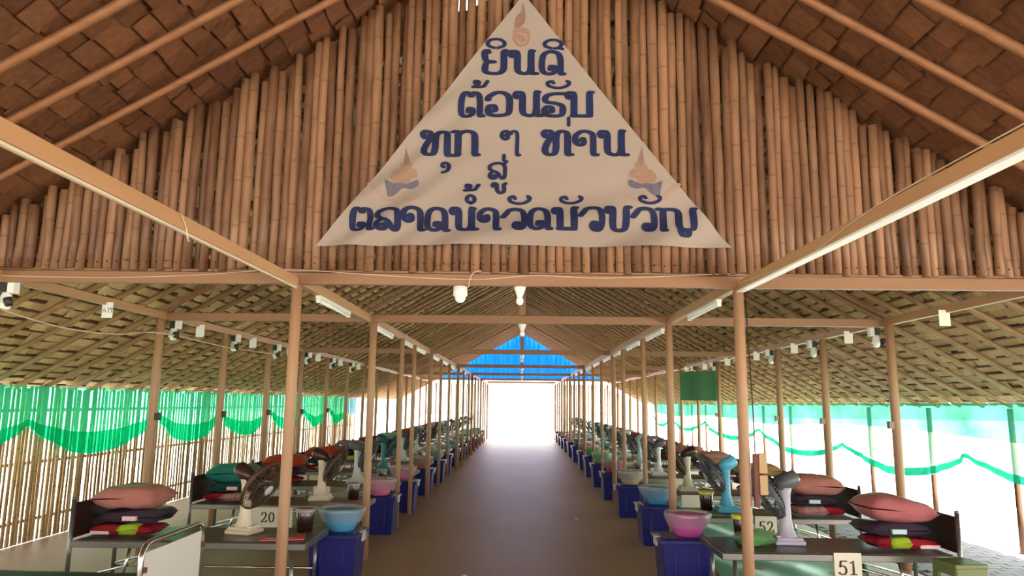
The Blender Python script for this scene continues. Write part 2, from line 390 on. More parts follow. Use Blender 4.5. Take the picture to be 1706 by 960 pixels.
# ------------------------------------------------------------------ left bamboo wall, far end screens
mb = MB(); rnd = random.Random(9); y = 1.0
while y < 24.3:
    r = rnd.choice([.022, .026, .03, .034]); y += r
    cane(mb, -5.55 + rnd.uniform(-.02, .02), y, 0.0, 1.74 + rnd.uniform(-.04, .02), r, rnd, 7, 0)
    y += r + rnd.choice([.004, .012, .022, .032, .045])
mb.v = [(-5.55 + (v[0] + 5.55) * .4, v[1], v[2]) for v in mb.v]
wl = structure(mb.build('wall_left', 'bamboo_outer'), 'left side wall of upright bamboo slats with light between')
m = MB()
for z in (.22, .86, 1.45): m.tube([(-5.60, 1, z), (-5.60, 12, z + .01), (-5.60, 24.3, z)], .02, 6)
m.build('batten', 'batten', wl)
mb = MB(); rnd = random.Random(10); x = 1.72
while x < 5.0:
    cane(mb, x, Y_END + .05, 0.0, 2.45 - max(0, x - 3.6) * .5, .03, rnd, 6); x += rnd.choice([.075, .09, .13, .2])
x = -1.75
while x > -3.2:
    cane(mb, x, Y_END + .05, 0.0, 2.45, .03, rnd, 6); x -= rnd.choice([.12, .2, .3])
structure(mb.build('wall_back', 'bamboo_outer'), 'sparse bamboo screen beside the far doorway')

# ------------------------------------------------------------------ timber frame: posts, plates, tie beams
binL = [6.52, 9.05, 10.82, 12.84, 14.76, 16.52, 18.6, 20.7, 22.8, 24.8, 26.8, 28.8, 30.9]
binR = [6.50, 8.59, 10.63, 12.55, 14.38, 16.36, 18.12, 20.38, 22.39, 24.55, 26.5, 28.5, 30.6]
BD = .46
bedL = [5.84, 7.92, 9.68, 11.6, 13.5, 15.36, 17.35, 19.4, 21.5, 23.55, 25.55, 27.55, 29.6]
bedR = [5.72, 7.45, 9.25, 11.28, 13.12, 14.98, 16.86, 18.85, 21.1, 23.1, 25.1, 27.1, 29.2]
BW = .70
TIE = [5.2, 7.7, 12.68, 17.66, 22.6, 27.6]
def snap(y, bins, beds, lo):
    for d in [0] + [s * k * .05 for k in range(1, 16) for s in (1, -1)]:
        if all(not (b - .09 < y + d < b + BD + .09) for b in bins): return y + d
    return y
mbp = MB(); rnd = random.Random(4)
pk = 0
def post(x, y, top, r, label, name='post', m='wood', lean=0.0, group=None):
    b = MB(); b.tube([(0, 0, 0), (lean * .3, 0, top * .3), (lean * .7, 0, top * .7), (lean, 0, top)], [r * 1.04, r, r, r * .97], 12)
    o = b.build(name, m, loc=(x, y, 0)); return tag(o, label, 'post', group)
POSTY = {}
for sg in (-1, 1):
    ys = [5.2, 7.7] + [7.7 + 1.66 * k for k in range(1, 15)] + [Y_END - .1]
    out = []
    for k, y in enumerate(ys):
        if k >= 2 and y not in (Y_END - .1,): y = snap(y, binL if sg < 0 else binR, None, 0)
        px = (-1.655 if k == 0 else -1.60) if sg < 0 else 1.567
        if k > 6: px -= sg * .05
        thick = .040 if (k < 2 or k % 3 == 1) else .030
        where = ['holding the front beam under the gable', 'under the second cross beam'][k] if k < 2 else f'{ORD[k]} from the front along the aisle'
        if k == len(ys) - 1: where = 'at the edge of the far doorway'
        post(px, y, 2.44, thick, f'slim wooden post of the {SIDE[sg]} aisle row, {where}'); out.append(y)
    POSTY[sg] = out
    for k, y in enumerate([7.6, 9.3, 10.95, 12.62, 14.3, 15.98, 17.66, 19.3, 21.0, 22.6, 24.3, 26.0, 27.6, 29.3, 31.0, 32.8]):
        w = 'tall brown post behind the headboards, ' + (f'nearest in the {SIDE[sg]} outer row' if k == 0 else f'{ORD[k]} of the {SIDE[sg]} outer row')
        post(sg * 3.86, y, 2.45, .045 if k < 3 else .038, w)
for k, y in enumerate([8.45, 10.13, 11.86, 13.6, 15.3, 17.0, 18.7, 20.5, 22.3, 24.1, 26, 28]):
    post(5.60, y, 1.60, .032, f'thin bamboo eave post behind the right net, {ORD[k]} from the front', name='eave_post', m='batten', lean=.0)
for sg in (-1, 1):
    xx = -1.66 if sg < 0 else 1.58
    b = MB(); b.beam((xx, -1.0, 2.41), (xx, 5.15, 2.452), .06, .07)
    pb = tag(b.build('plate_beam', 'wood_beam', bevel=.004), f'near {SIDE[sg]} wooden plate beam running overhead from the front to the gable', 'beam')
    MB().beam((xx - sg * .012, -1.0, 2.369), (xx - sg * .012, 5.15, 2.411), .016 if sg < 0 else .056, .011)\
        .build('edge_strip', 'white_plastic' if sg > 0 else 'cord', pb, label='white strip under the beam' if sg > 0 else 'pale strip under the beam')  # thin pale strip along the plate's lower edge
    xx2 = xx - sg * .03
    b = MB(); b.beam((xx, 5.26, 2.485), (xx - sg * .08, Y_END - .05, 2.485), .06, .08)
    tag(b.build('plate_beam', 'wood_beam', bevel=.004), f'long {SIDE[sg]} wooden plate beam on the aisle posts beyond the gable', 'beam')
    b = MB(); b.beam((sg * 3.86, 4.2, 2.49), (sg * 3.86, Y_END - .1, 2.49), .05, .075)
    tag(b.build('plate_beam', 'wood_beam', bevel=.004), f'{SIDE[sg]} outer wooden plate beam hung with paper tags', 'beam')
for k, y in enumerate(TIE):
    w = 4.75 if k == 0 else 3.9
    t = thing('roof_truss', ['wide front wooden truss with tie beam under the bamboo gable', 'wooden roof truss just behind the front one, with king post',
                             'wooden roof truss third from the front', 'wooden roof truss fourth from the front', 'wooden roof truss fifth from the front', 'wooden roof truss nearest the blue tarp'][k], 'truss', (0, y, 2.44))
    b = MB(); b.beam((-w, 0, .045), (w, 0, .045), .05, .085)
    if k == 0: b.beam((-w, .01, .103), (w, .01, .103), .03, .018)
    b.build('tie_beam', 'wood_truss', t, .004)
    if k:
        MB().beam((0, 0, .09), (0, 0, 2.26), .07, .09).build('king_post', 'wood_truss', t, .004)
        for sg in (-1, 1): MB().beam((sg * 3.92, 0, .10), (sg * .04, 0, 2.26), .04, .05).build('principal_rafter', 'wood_truss', t, .004)
tag(MB().beam((-1.55, Y_END - .1, 2.53), (1.55, Y_END - .1, 2.53), .06, .08).build('door_lintel', 'wood_beam', bevel=.004), 'lintel beam across the bright far doorway', 'beam')
# sagging wires
def wire(pts, r, label, m='cord'):
    b = MB(); b.tube(spline(pts, 5), r, 5); return tag(b.build('wire', m), label, 'wire')
wire([(-4.6, 5.165, 2.50), (-3.2, 5.16, 2.475), (-2.4, 5.16, 2.50), (-1.75, 5.155, 2.545), (-1.2, 5.165, 2.52), (-.4, 5.165, 2.485), (.1, 5.165, 2.52), (.6, 5.165, 2.505), (1.5, 5.165, 2.545)], .0035, 'pale wire sagging along the front tie beam')
wire([(-3.80, 4.2, 2.36), (-3.80, 5.6, 2.19), (-3.80, 6.6, 2.19), (-3.81, 7.55, 2.29), (-3.81, 9.25, 2.27), (-3.81, 10.9, 2.3)], .007, 'pale wire sagging between the left outer posts')
wire([(1.545, 2.0, 2.47), (1.545, 2.9, 2.475), (1.545, 3.3, 2.455), (1.545, 3.9, 2.405), (1.545, 4.7, 2.44), (1.545, 5.1, 2.47)], .003, 'thin cable draped along the near right plate beam')
wire([(-1.625, 3.3, 2.47), (-1.622, 3.35, 2.42), (-1.61, 3.36, 2.36), (-1.59, 3.33, 2.345)], .003, 'loose raffia end tied round the near left plate beam')

# ------------------------------------------------------------------ triangular cloth banner
BY = 5.105
T0, T1, T2 = Vector((-.01, 4.70)), Vector((-1.512, 2.712)), Vector((1.502, 2.722))
def rip(x, z):
    lo = max(0., min(1., (3.25 - z) / .5)); w = .5 + .5 * math.sin(2.2 * x + 1)
    f = .036 * lo * math.sin(15 * (z - .42 * x) + 1.5 * math.sin(2.3 * x)) * (.5 + w)
    e = .026 * max(0., min(1., (-.25 - x) / .6)) * math.sin(22 * (z - .75 * x))
    return BY - .012 + f + e * .7 + .004 * math.sin(4 * x + 3 * z)
def onb(x, z, off=.003): return (x, rip(x, z) - off * 1.6 - .001, z)
mb = MB(); NB = 110
idx = {}
vs = []; fs = []
for i in range(NB + 1):
    t = i / NB; L0 = T0.lerp(T1, t); R0 = T0.lerp(T2, t); sagl = .035 * math.sin(PI * t)
    L0 = L0 + Vector((sagl * .6, 0)); R0 = R0 - Vector((sagl * .5, 0))
    for j in range(NB + 1):
        s = j / NB; p = L0.lerp(R0, s)
        if i == NB: p = p + Vector((0, .012 * math.sin(PI * s)))
        vs.append((p.x, rip(p.x, p.y), p.y))
for i in range(NB):
    for j in range(NB):
        a = i * (NB + 1) + j; fs.append((a, a + NB + 1, a + NB + 2, a + 1))
mb.add(vs, fs, 0, True)
ban = tag(mb.build('banner', 'banner'), 'big triangular off-white cloth banner with blue Thai lettering on the gable', 'banner')
G = {
 'no': [[(.2, .80), (.12, .74), (.05, .83), (.11, .94), (.25, .92), (.30, .75), (.30, .3), (.36, .12), (.55, .05), (.72, .12), (.80, .3)], [(.86, .97), (.80, .9), (.80, .2), (.83, .07), (.98, .06)]],
 'bo': [[(.2, .80), (.12, .74), (.05, .83), (.11, .94), (.25, .92), (.28, .75), (.28, .3), (.28, .06)], [(.24, .05), (.5, .05), (.86, .05)], [(.94, .97), (.86, .9), (.86, .4), (.86, .06)]],
 'kho': [[(.2, .80), (.12, .74), (.05, .83), (.11, .94), (.25, .92), (.29, .75), (.29, .35), (.36, .12), (.56, .05), (.76, .12), (.84, .35), (.84, .9), (.95, .97)]],
 'yo': [[(.24, .90), (.2, .97), (.1, .9), (.12, .68), (.22, .55), (.46, .52)], [(.40, .52), (.2, .48), (.12, .3), (.16, .12), (.4, .05), (.68, .07), (.85, .22), (.87, .5), (.87, .88), (.94, .98)]],
 'do': [[(.46, .22), (.48, .34), (.62, .33), (.64, .18), (.50, .06), (.28, .06), (.12, .2), (.10, .5), (.16, .78), (.35, .93), (.58, .94), (.78, .84), (.86, .6), (.86, .2), (.88, .06), (.98, .05)]],
 'to': [[(.40, .22), (.44, .34), (.56, .30), (.56, .15), (.42, .05), (.22, .06), (.11, .2), (.12, .6), (.2, .86), (.34, .93), (.47, .83), (.53, .83), (.64, .93), (.80, .86), (.86, .6), (.86, .2), (.88, .06), (.98, .05)]],
 'oo': [[(.05, .66), (.12, .80), (.4, .94), (.68, .92), (.88, .75), (.91, .42), (.84, .14), (.5, .05), (.16, .09), (.06, .24), (.12, .40), (.28, .42), (.34, .28), (.22, .22)]],
 'wo': [[(.04, .60), (.16, .74), (.30, .89), (.52, .94), (.78, .88), (.90, .64), (.90, .26), (.80, .07), (.62, .06), (.52, .18), (.58, .31), (.70, .28), (.66, .16)]],
 'ro': [[(.97, .95), (.5, .94), (.2, .86), (.09, .72), (.2, .60), (.6, .55), (.86, .45), (.91, .26), (.80, .08), (.45, .04), (.12, .10), (.06, .26), (.18, .40), (.36, .38), (.40, .24), (.26, .20)]],
 'tah': [[(.19, .80), (.11, .74), (.04, .85), (.12, .95), (.27, .92), (.28, .72), (.14, .45), (.08, .2), (.2, .05), (.38, .08), (.46, .28), (.47, .75), (.58, .92), (.74, .94), (.86, .80), (.87, .2), (.89, .06), (.99, .05)]],
 'ko': [[(.01, .93), (.10, .94), (.20, .84), (.20, .2), (.2, .07), (.06, .04)], [(.20, .78), (.36, .91), (.62, .95), (.82, .86), (.87, .62), (.87, .18), (.89, .06), (.99, .05)]],
 'mai': [[(.25, .78), (.34, .84), (.38, .70), (.22, .64), (.05, .75), (.12, .92), (.34, .95), (.5, .84), (.62, .94), (.8, .93), (.87, .78), (.86, .3), (.87, .05), (.99, .04)]],
 'aa': [[(.30, .60), (.40, .66), (.42, .50), (.26, .42), (.08, .54), (.08, .76), (.28, .92), (.56, .95), (.80, .84), (.84, .58), (.84, .2), (.87, .06), (.99, .05)]],
 'lo': [[(.20, .52), (.07, .62), (.10, .80), (.34, .92), (.6, .94), (.84, .84), (.90, .58), (.88, .2), (.78, .06), (.66, .14), (.52, .36), (.32, .46), (.12, .36), (.07, .18), (.22, .05), (.38, .10), (.40, .24), (.28, .22)]],
 'so': [[(.20, .52), (.07, .62), (.10, .80), (.34, .92), (.6, .94), (.84, .84), (.90, .58), (.88, .2), (.78, .06), (.66, .14), (.52, .36), (.32, .46), (.12, .36), (.07, .18), (.22, .05), (.38, .10), (.40, .24), (.28, .22)], [(.80, .84), (.98, 1.05)]],
 'yoh': [[(.01, .95), (.09, .93), (.14, .8), (.14, .2), (.13, .06), (.18, .03)], [(.14, .92), (.32, .95), (.48, .90), (.55, .72), (.55, .25), (.64, .07), (.82, .05), (.94, .2), (.93, .85), (.98, .96)], [(.58, .02), (.64, -.17), (.76, -.18), (.79, -.04), (.68, .02)]],
 'sara_i': [[(.40, .08), (.10, .3), (.08, .65), (.32, .92), (.68, .92), (.92, .65), (.90, .3), (.60, .08)]],
 'sara_ii': [[(.40, .08), (.10, .3), (.08, .65), (.32, .92), (.68, .92), (.92, .65), (.90, .35), (.75, .12), (.60, .08)], [(.75, .12), (.98, .02)]],
 'tho': [[(.32, .58), (.16, .62), (.2, .9), (.42, .78), (.36, .4), (.08, .12)], [(.05, .08), (.4, .10), (.72, .2), (.86, .55), (.97, .88)]],
 'han': [[(.30, .62), (.22, .82), (.06, .66), (.10, .3), (.35, .08), (.65, .10), (.9, .38), (.96, .72), (.88, .86)]],
 'ek': [[(.5, .9), (.5, .1)]],
 'uu': [[(.42, .58), (.25, .68), (.34, .92), (.68, .92), (.88, .62), (.72, .22), (.30, .08)]],
 'sara_uu': [[(.25, .66), (.10, .70), (.14, .94), (.34, .88), (.38, .4), (.5, .1), (.72, .08), (.86, .3), (.86, .8), (.97, .95)]],
 'ring': [[(.5, .08), (.12, .3), (.12, .7), (.5, .92), (.88, .7), (.88, .3), (.5, .08)]],
}
ROWS = [
 [('yo', -.320, -.132, 4.033, 4.232), ('no', -.116, .091, 4.034, 4.233), ('do', .111, .296, 4.035, 4.234), ('sara_i', -.289, -.145, 4.243, 4.325), ('sara_ii', .142, .286, 4.245, 4.323)],
 [('to', -.491, -.305, 3.698, 3.902), ('tho', -.390, -.274, 3.928, 3.988), ('oo', -.281, -.092, 3.700, 3.903), ('no', -.076, .134, 3.701, 3.904), ('ro', .141, .302, 3.702, 3.897), ('han', .165, .341, 3.929, 3.996), ('bo', .314, .515, 3.703, 3.906)],
 [('tah', -.757, -.538, 3.395, 3.595), ('ko', -.526, -.339, 3.396, 3.596), ('uu', -.621, -.542, 3.265, 3.351), ('mai', -.172, -.031, 3.398, 3.598), ('tah', .139, .350, 3.401, 3.600), ('ek', .312, .348, 3.634, 3.700), ('aa', .368, .539, 3.402, 3.602), ('no', .553, .762, 3.403, 3.603)],
 [('so', -.259, -.124, 3.218, 3.351), ('ek', -.158, -.135, 3.363, 3.406), ('sara_uu', -.235, -.128, 3.113, 3.190)],
 [('to', -1.265, -1.093, 2.825, 3.002), ('lo', -1.075, -.893, 2.826, 3.003), ('aa', -.881, -.725, 2.828, 3.004), ('do', -.715, -.546, 2.829, 3.006), ('no', -.529, -.338, 2.831, 3.007), ('tho', -.436, -.326, 3.129, 3.182), ('ring', -.418, -.353, 3.034, 3.099), ('aa', -.327, -.174, 2.832, 3.009),
  ('wo', -.156, .025, 2.834, 3.010), ('han', -.110, .052, 3.039, 3.103), ('do', .031, .199, 2.834, 3.012), ('bo', .216, .392, 2.835, 3.013), ('han', .267, .430, 3.041, 3.104), ('wo', .405, .585, 2.837, 3.014), ('kho', .596, .776, 2.838, 3.016), ('wo', .790, .969, 2.840, 3.017), ('han', .839, 1.000, 3.043, 3.107), ('yoh', .978, 1.248, 2.838, 3.015)],
]
for ri, row in enumerate(ROWS):
    mb = MB(); cnt = 0; px1 = None
    for nm, x0, x1, z0, z1 in row:
        if ri == 2 and nm in ('mai',) or (ri == 2 and nm == 'tah' and x0 > 0): mb.build('lettering', 'banner_blue', ban); mb = MB()
        small = (z1 - z0) < .12; thin = ri == 3 or nm in ('mai',)
        a, b = (.0265, .0130) if not small else (.0165, .0105)
        if thin and not small: a, b = .0155, .0105
        if nm == 'ek': a, b = .014, .014
        if nm in ('to', 'do', 'aa', 'wo', 'lo') and not thin: a *= .92
        for st in G[nm]:
            cnt += 1
            pts = [(x0 + (x1 - x0) * u, z0 + (z1 - z0) * v) for u, v in st]
            stroke(mb, pts, a, b, lambda x, z, c=cnt: onb(x, z, .0030 + .00012 * (c % 7)))
    mb.build('lettering', 'banner_blue', ban)
# faded seated figures printed at the corners (plain decorative shapes)
def blob(mb, pts, off, mi):
    P = spline(pts + [pts[0]], 5)[:-1]; cx = sum(p[0] for p in P) / len(P); cz = sum(p[1] for p in P) / len(P)
    n = len(P); K = 5
    vs = [onb(cx, cz, off)] + [onb(cx + (x - cx) * k / K, cz + (z - cz) * k / K, off) for k in range(1, K + 1) for x, z in P]
    fs = [(0, 1 + i, 1 + (i + 1) % n) for i in range(n)]
    fs += [(1 + k * n + i, 1 + (k + 1) * n + i, 1 + (k + 1) * n + (i + 1) % n, 1 + k * n + (i + 1) % n) for k in range(K - 1) for i in range(n)]
    mb.add(vs, fs, mi)
def figure(cx, cz, s, flip, parent):
    mb = MB(); k = -1 if flip else 1
    def T(p): return (cx + k * p[0] * s, cz + p[1] * s)
    def bl(p, off, mi): blob(mb, [T(q) for q in p], off, mi)
    bl([(-.02, 1.0), (.03, .85), (.08, .68), (.05, .60), (.0, .58), (-.05, .66), (-.04, .8)], .0022, 1)     # tall crown
    bl([(-.09, .64), (.10, .66), (.14, .58), (.08, .5), (-.06, .5), (-.12, .56)], .0020, 0)                 # head
    bl([(-.22, .50), (.0, .53), (.2, .5), (.24, .36), (.1, .30), (.08, .18), (-.18, .18), (-.30, .34)], .0021, 0)   # torso and arms
    bl([(-.42, .28), (-.30, .20), (-.08, .22), (.05, .2), (.24, .3), (.27, .18), (.12, .10), (-.05, .12), (-.2, -.02), (-.34, -.06), (-.38, .1)], .0024, 2)   # folded legs
    for st in ([(-.75, .2), (-.6, .06), (-.42, -.10), (-.2, -.14), (-.1, -.06)], [(-.02, .02), (.02, -.1), (.16, -.14), (.28, -.06)], [(-.66, .16), (-.5, -.02), (-.3, -.06)]):
        stroke(mb, [T(q) for q in st], .014 * s / .35, .010 * s / .35, lambda x, z: onb(x, z, .0018), 3)
    mb.build('printed_figure', ['print_brown', 'print_dark', 'print_blue', 'print_pink'], parent)
figure(-.87, 3.11, .36, False, ban); figure(.865, 3.12, .36, True, ban)
mb = MB()
blob(mb, [(-.03, 4.55), (-.02, 4.62), (.0, 4.56), (.0, 4.47), (-.04, 4.42), (-.08, 4.42), (-.07, 4.5)], .002, 1)
blob(mb, [(-.09, 4.40), (.0, 4.42), (.04, 4.36), (.02, 4.28), (-.04, 4.26), (-.09, 4.31)], .0022, 0)
stroke(mb, [(-.05, 4.37), (.0, 4.36), (.01, 4.31), (-.03, 4.29), (-.06, 4.32)], .006, .006, lambda x, z: onb(x, z, .0026), 3)
mb.build('printed_figure', ['print_brown', 'print_dark', 'print_blue', 'print_pink'], ban)

# ------------------------------------------------------------------ bulbs, tube lights
def bulb(x, y, z, kind, label):
    t = thing('ceiling_bulb', label, 'lamp', (x, y, z))
    if kind == 'led':
        MB().lathe([(.0, .115), (.045, .115), (.052, .11), (.052, .045), (.04, .035), (.032, .03)], n=20).build('shade', 'white_plastic', t)
        MB().lathe([(.040, .04), (.038, .02), (.03, .004), (.015, -.006), (.001, -.008)], n=20).build('bulb', 'bulb_glass', t)
    else:
        MB().lathe([(.001, .115), (.042, .115), (.044, .108), (.03, .07), (.018, .035), (.018, .02)], n=20).build('socket', 'white_plastic', t)
        MB().lathe([(.016, .034), (.026, .024), (.0275, .006), (.022, -.012), (.01, -.02), (.001, -.021)], n=18).build('bulb', 'bulb_glass', t)
bulb(-.455, 5.2, 2.325, 'led', 'wide white lamp hanging left of centre from the front beam')
bulb(-.02, 5.2, 2.325, 'cone', 'white cone lamp with round bulb at the middle of the front beam')
for k, y in enumerate(TIE[1:5]): bulb(0, y, 2.325, 'cone', f'small white bulb under the middle of the {ORD[k + 1]} cross beam')
wire([(-.395, 5.165, 2.43), (-.38, 5.16, 2.50), (-.35, 5.158, 2.54), (-.30, 5.165, 2.55)], .004, 'short white flex above the wide white lamp')
for sg in (-1, 1):
    ys = [5.75] + [y + .35 for y in POSTY[sg][1:9]]
    for k, y in enumerate(ys):
        xx = (-1.655 if sg < 0 else 1.58) + (.0 if sg < 0 else .0)
        xx -= sg * .08 * (y - 5.26) / 27.7
        t = thing('tube_light', f'white tube light under the {SIDE[sg]} plate beam, {ORD[k]} from the front', 'light', (xx, y, 2.38))
        MB().box((0, .52, .052), (.045, 1.04, .025)).build('batten', 'white_plastic', t, .003)
        MB().tube([(0, .03, .022), (0, 1.01, .022)], .014, 10).build('tube', 'bulb_glass', t)
        for yy in (.015, 1.025): MB().box((0, yy, .028), (.035, .03, .045)).build('lampholder', 'white_plastic', t, .003)

# ------------------------------------------------------------------ paper tags and wall lamps on the outer plates
def paper_tag(sg, y, label, text=False, w=.10, h=.145):
    o = MB().box((0, 0, 0), (w, .003, h)).build('paper_tag', 'paper_white' if sg < 0 else 'paper', loc=(sg * 3.82, y, 2.405)); tag(o, label, 'tag')
    if text:
        mb = MB(); put = lambda x, z: (x, -.003, z)
        for st in ([(-.033, -.018), (-.022, .018), (-.011, -.018)], [(-.028, -.006), (-.016, -.006)], [(.004, .010), (.010, .018), (.010, -.018)],
                   [(.034, .006), (.026, .000), (.021, .008), (.026, .018), (.034, .014), (.035, .0), (.030, -.018)]):
            stroke(mb, [(1.25 * u, 1.25 * v) for u, v in st], .0028, .0022, put, 0, len(st) > 4)
        mb.build('lettering', 'ink', o)
def wall_lamp(sg, y, label):
    t = thing('spot_lamp', label, 'lamp', (sg * 3.86, y, 2.30))
    MB().box((0, 0, .12), (.06, .09, .09)).build('bracket', 'dark_box', t, .004)
    MB().box((-sg * .06, -.02, .115), (.05, .07, .10)).build('junction_box', 'white_plastic', t, .004)
    MB().lathe([(.02, .085), (.035, .06), (.045, .0), (.05, -.02), (.001, -.02)], n=14).build('shade', 'white_plastic', t)
    MB().lathe([(.001, -.06), (.03, -.05), (.036, -.03), (.03, -.015)], n=12).build('bulb', 'bulb_glass', t)
    MB().lathe([(.001, .03), (.028, .03), (.032, .0), (.028, -.03), (.001, -.03)], n=12, M=Matrix.Translation((.055, -.05, -.0)) @ Matrix.Rotation(.5, 4, 'X')).build('knob', 'dark_box', t)
OUT = [7.6, 9.3, 10.95, 12.62, 14.3, 15.98, 17.66, 19.3]
for sg in (-1, 1):
    tl = [6.53] + [y + .87 for y in OUT[:6]]
    for k, y in enumerate(tl):
        lab = f'white paper tag hanging from the {SIDE[sg]} outer beam, ' + ('nearest one' if k == 0 else f'{ORD[k]} from the front')
        if sg < 0 and k == 0: lab = 'white paper tag marked A 19 hanging from the left outer plate beam'
        paper_tag(sg, y, lab, sg < 0 and k == 0)
    ll = [5.28] + [y + .30 for y in OUT[:6]]
    for k, y in enumerate(ll):
        if sg > 0 and k == 0: continue
        wall_lamp(sg, y, f'white spot lamp with dark bracket, {SIDE[sg]} outer beam, ' + ('nearest one' if k == 0 else f'{ORD[k]} from the front'))
for sg in (-1, 1):
    for k, y in enumerate(OUT[:5]):
        o = MB().box((0, 0, 0), (.05, .06, .075)).build('switch_box', 'dark_box' if sg < 0 else 'grey_label', loc=(sg * 3.86 - sg * .058, y, 1.42), bevel=.004)
        tag(o, f'small {"dark" if sg < 0 else "grey"} switch box on the {ORD[k]} {SIDE[sg]} outer post', 'switch')

# ------------------------------------------------------------------ nets and tarp
def scallop(y, pk, dip):
    for (a, za), (b, zb) in zip(pk, pk[1:]):
        if a <= y <= b:
            s = (y - a) / (b - a); return za + (zb - za) * s - dip * math.sin(PI * s) ** .75
    return pk[-1][1]
def net(name, x, ztop, y0, y1, pk, dip, mmain, mfold, label, folddip, foldup, sg, seed):
    rnd = random.Random(seed); p1, p2 = rnd.uniform(0, 6), rnd.uniform(0, 6); nu = int((y1 - y0) * 16)
    def rp(y, t): return sg * (.03 * math.sin(3.1 * y + p1) * t + .018 * math.sin(9.3 * y + p2) + .012 * math.sin(23 * y + 5 * t))
    mb = MB(); mb.grid(lambda u, v: ((x - rp(y0 + u * (y1 - y0), v)), y0 + u * (y1 - y0), ztop + (scallop(y0 + u * (y1 - y0), pk, dip) - ztop) * v), nu, 10)
    o = tag(mb.build(name, mmain), label, 'net')
    def fz(y, v):
        a = scallop(y, pk, dip); b = scallop(y, pk, folddip) + foldup; return a + (b - a) * v
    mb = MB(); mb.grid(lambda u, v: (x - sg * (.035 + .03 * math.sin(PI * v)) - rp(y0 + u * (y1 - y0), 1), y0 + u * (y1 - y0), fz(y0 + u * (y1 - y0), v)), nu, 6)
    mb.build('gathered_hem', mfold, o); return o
pkL = [(2.5, 1.33), (5.2, 1.33), (7.92, 1.33), (10.75, 1.38), (13.05, 1.36), (15.6, 1.37), (18.0, 1.36), (20.3, 1.38), (22.4, 1.38)]
net('shade_net', -5.42, 1.73, 2.5, 22.4, pkL, .44, 'net_left', 'net_left_fold', 'green shade net hung in swags along the left bamboo wall', .22, .05, -1, 1)
o = MB().grid(lambda u, v: (-5.45 + .03 * math.sin(9 * u), 22.6 + 1.3 * u, 1.70 - .5 * v), 12, 4).build('shade_net', 'net_blue'); tag(o, 'short pale blue net at the far end of the left wall', 'net')
pkR = [(4.5, 1.0), (9.1, 1.02), (12.53, .97), (16.9, 1.05), (22.0, 1.1), (27.0, 1.12), (30.5, 1.12)]
o = net('shade_net', 5.50, 1.66, 4.5, 30.5, pkR, .36, 'net_right', 'net_right_hem', 'pale turquoise shade net hung in swags along the open right side', .30, .055, 1, 2)
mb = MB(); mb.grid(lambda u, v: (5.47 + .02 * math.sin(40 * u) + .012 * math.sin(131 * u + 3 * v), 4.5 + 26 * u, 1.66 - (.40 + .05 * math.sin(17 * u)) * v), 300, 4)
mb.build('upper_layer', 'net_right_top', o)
mb = MB()
def tp(u, v):
    z0 = 2.66; xw = (RA + .22 - z0) / RS - .12; x = (-1 + 2 * u) * xw
    top = RA + .16 - RS * abs(x); return (x, Y_END + .12 + .05 * math.sin(31 * x) + .03 * math.sin(77 * x) + .02 * math.sin(5 * v), z0 + (top - z0) * v)
mb.grid(tp, 160, 4)
tag(mb.build('tarpaulin', 'tarp_blue'), 'bright blue tarpaulin closing the far gable above the doorway', 'tarpaulin')
mb = MB(); mb.grid(lambda u, v: (3.08 + .70 * u, 14.18 + .012 * math.sin(9 * u), 1.69 + .55 * v + .03 * u * v), 10, 4); mb.grid(lambda u, v: (3.78 + .06 * u, 14.18 + .14 * u, 1.69 + .58 * v), 3, 4)
mb.box((3.43, 14.22, 1.97), (.68, .03, .55))
tag(mb.build('green_board', 'green_board'), 'dark green board hanging between the posts of the right side', 'board')
for k, x in enumerate((3.15, 3.7)):
    wire([(x, 14.2, 2.24), (x, 14.25, 2.35), (3.84, 14.3, 2.46)] if k else [(x, 14.2, 2.24), (3.5, 14.25, 2.37), (3.83, 14.28, 2.46)], .004, ['left', 'right'][k] + ' cord holding up the green board', 'cord_dark')

# ------------------------------------------------------------------ beds
DZ = .50; FOOT = 1.68; BL = 1.84
def make_bed(label, top='deck_top'):
    t = thing('bed', label, 'bed')
    b = MB(); y = BW / 2
    for s in (-1, 1): b.box((BL / 2, s * (y - .016), DZ - .03), (BL, .032, .05))
    for xx in (.016, BL - .016): b.box((xx, 0, DZ - .03), (.032, BW - .064, .05))
    b.build('bed_frame', 'steel', t, .004)
    MB().box((BL / 2 - .0, 0, DZ - .012), (BL - .064, BW - .064, .026)).build('bed_deck', top, t, .003)
    for xx in (.10, BL - .02):
        for s in (-1, 1):
            l = MB(); h = DZ - .055 if xx < 1 else DZ + .31
            l.tube([(0, 0, 0), (0, 0, h)], .017, 10)
            if xx > 1: l.lathe([(.017, h), (.019, h + .002), (.015, h + .014), (.001, h + .018)], n=10)
            l.build('leg', 'steel', t, loc=(xx if xx < 1 else BL + .02, s * (y - .02), 0))
    b = MB(); b.box((BL + .02, 0, DZ + .145), (.022, BW - .075, .27)); b.build('headboard', 'headboard', t, .004)
    b = MB()
    for s in (-1, 1):
        b.tube([(.10, s * (y - .02), .17), (BL + .02, s * (y - .02), .17)], .010, 8)
        b.tube([(BL - .45, s * (y - .04), DZ - .05), (BL - .40, s * (y - .04), .17)], .012, 8)
        b.tube([(BL - .02, s * (y - .06), .2), (BL - .95, s * (y - .06), DZ - .06)], .009, 8)
    b.build('side_rail', 'chrome', t)
    return t
bed0 = make_bed('')
first = True
BEDS = {-1: bedL, 1: bedR}
def bedname(sg, k):
    if sg < 0 and k == 1: return 'bed numbered 20'
    if sg > 0 and k == 0: return 'bed numbered 51'
    if sg > 0 and k == 1: return 'bed numbered 52'
    return f'{ORD[k]} {SIDE[sg]} bed'
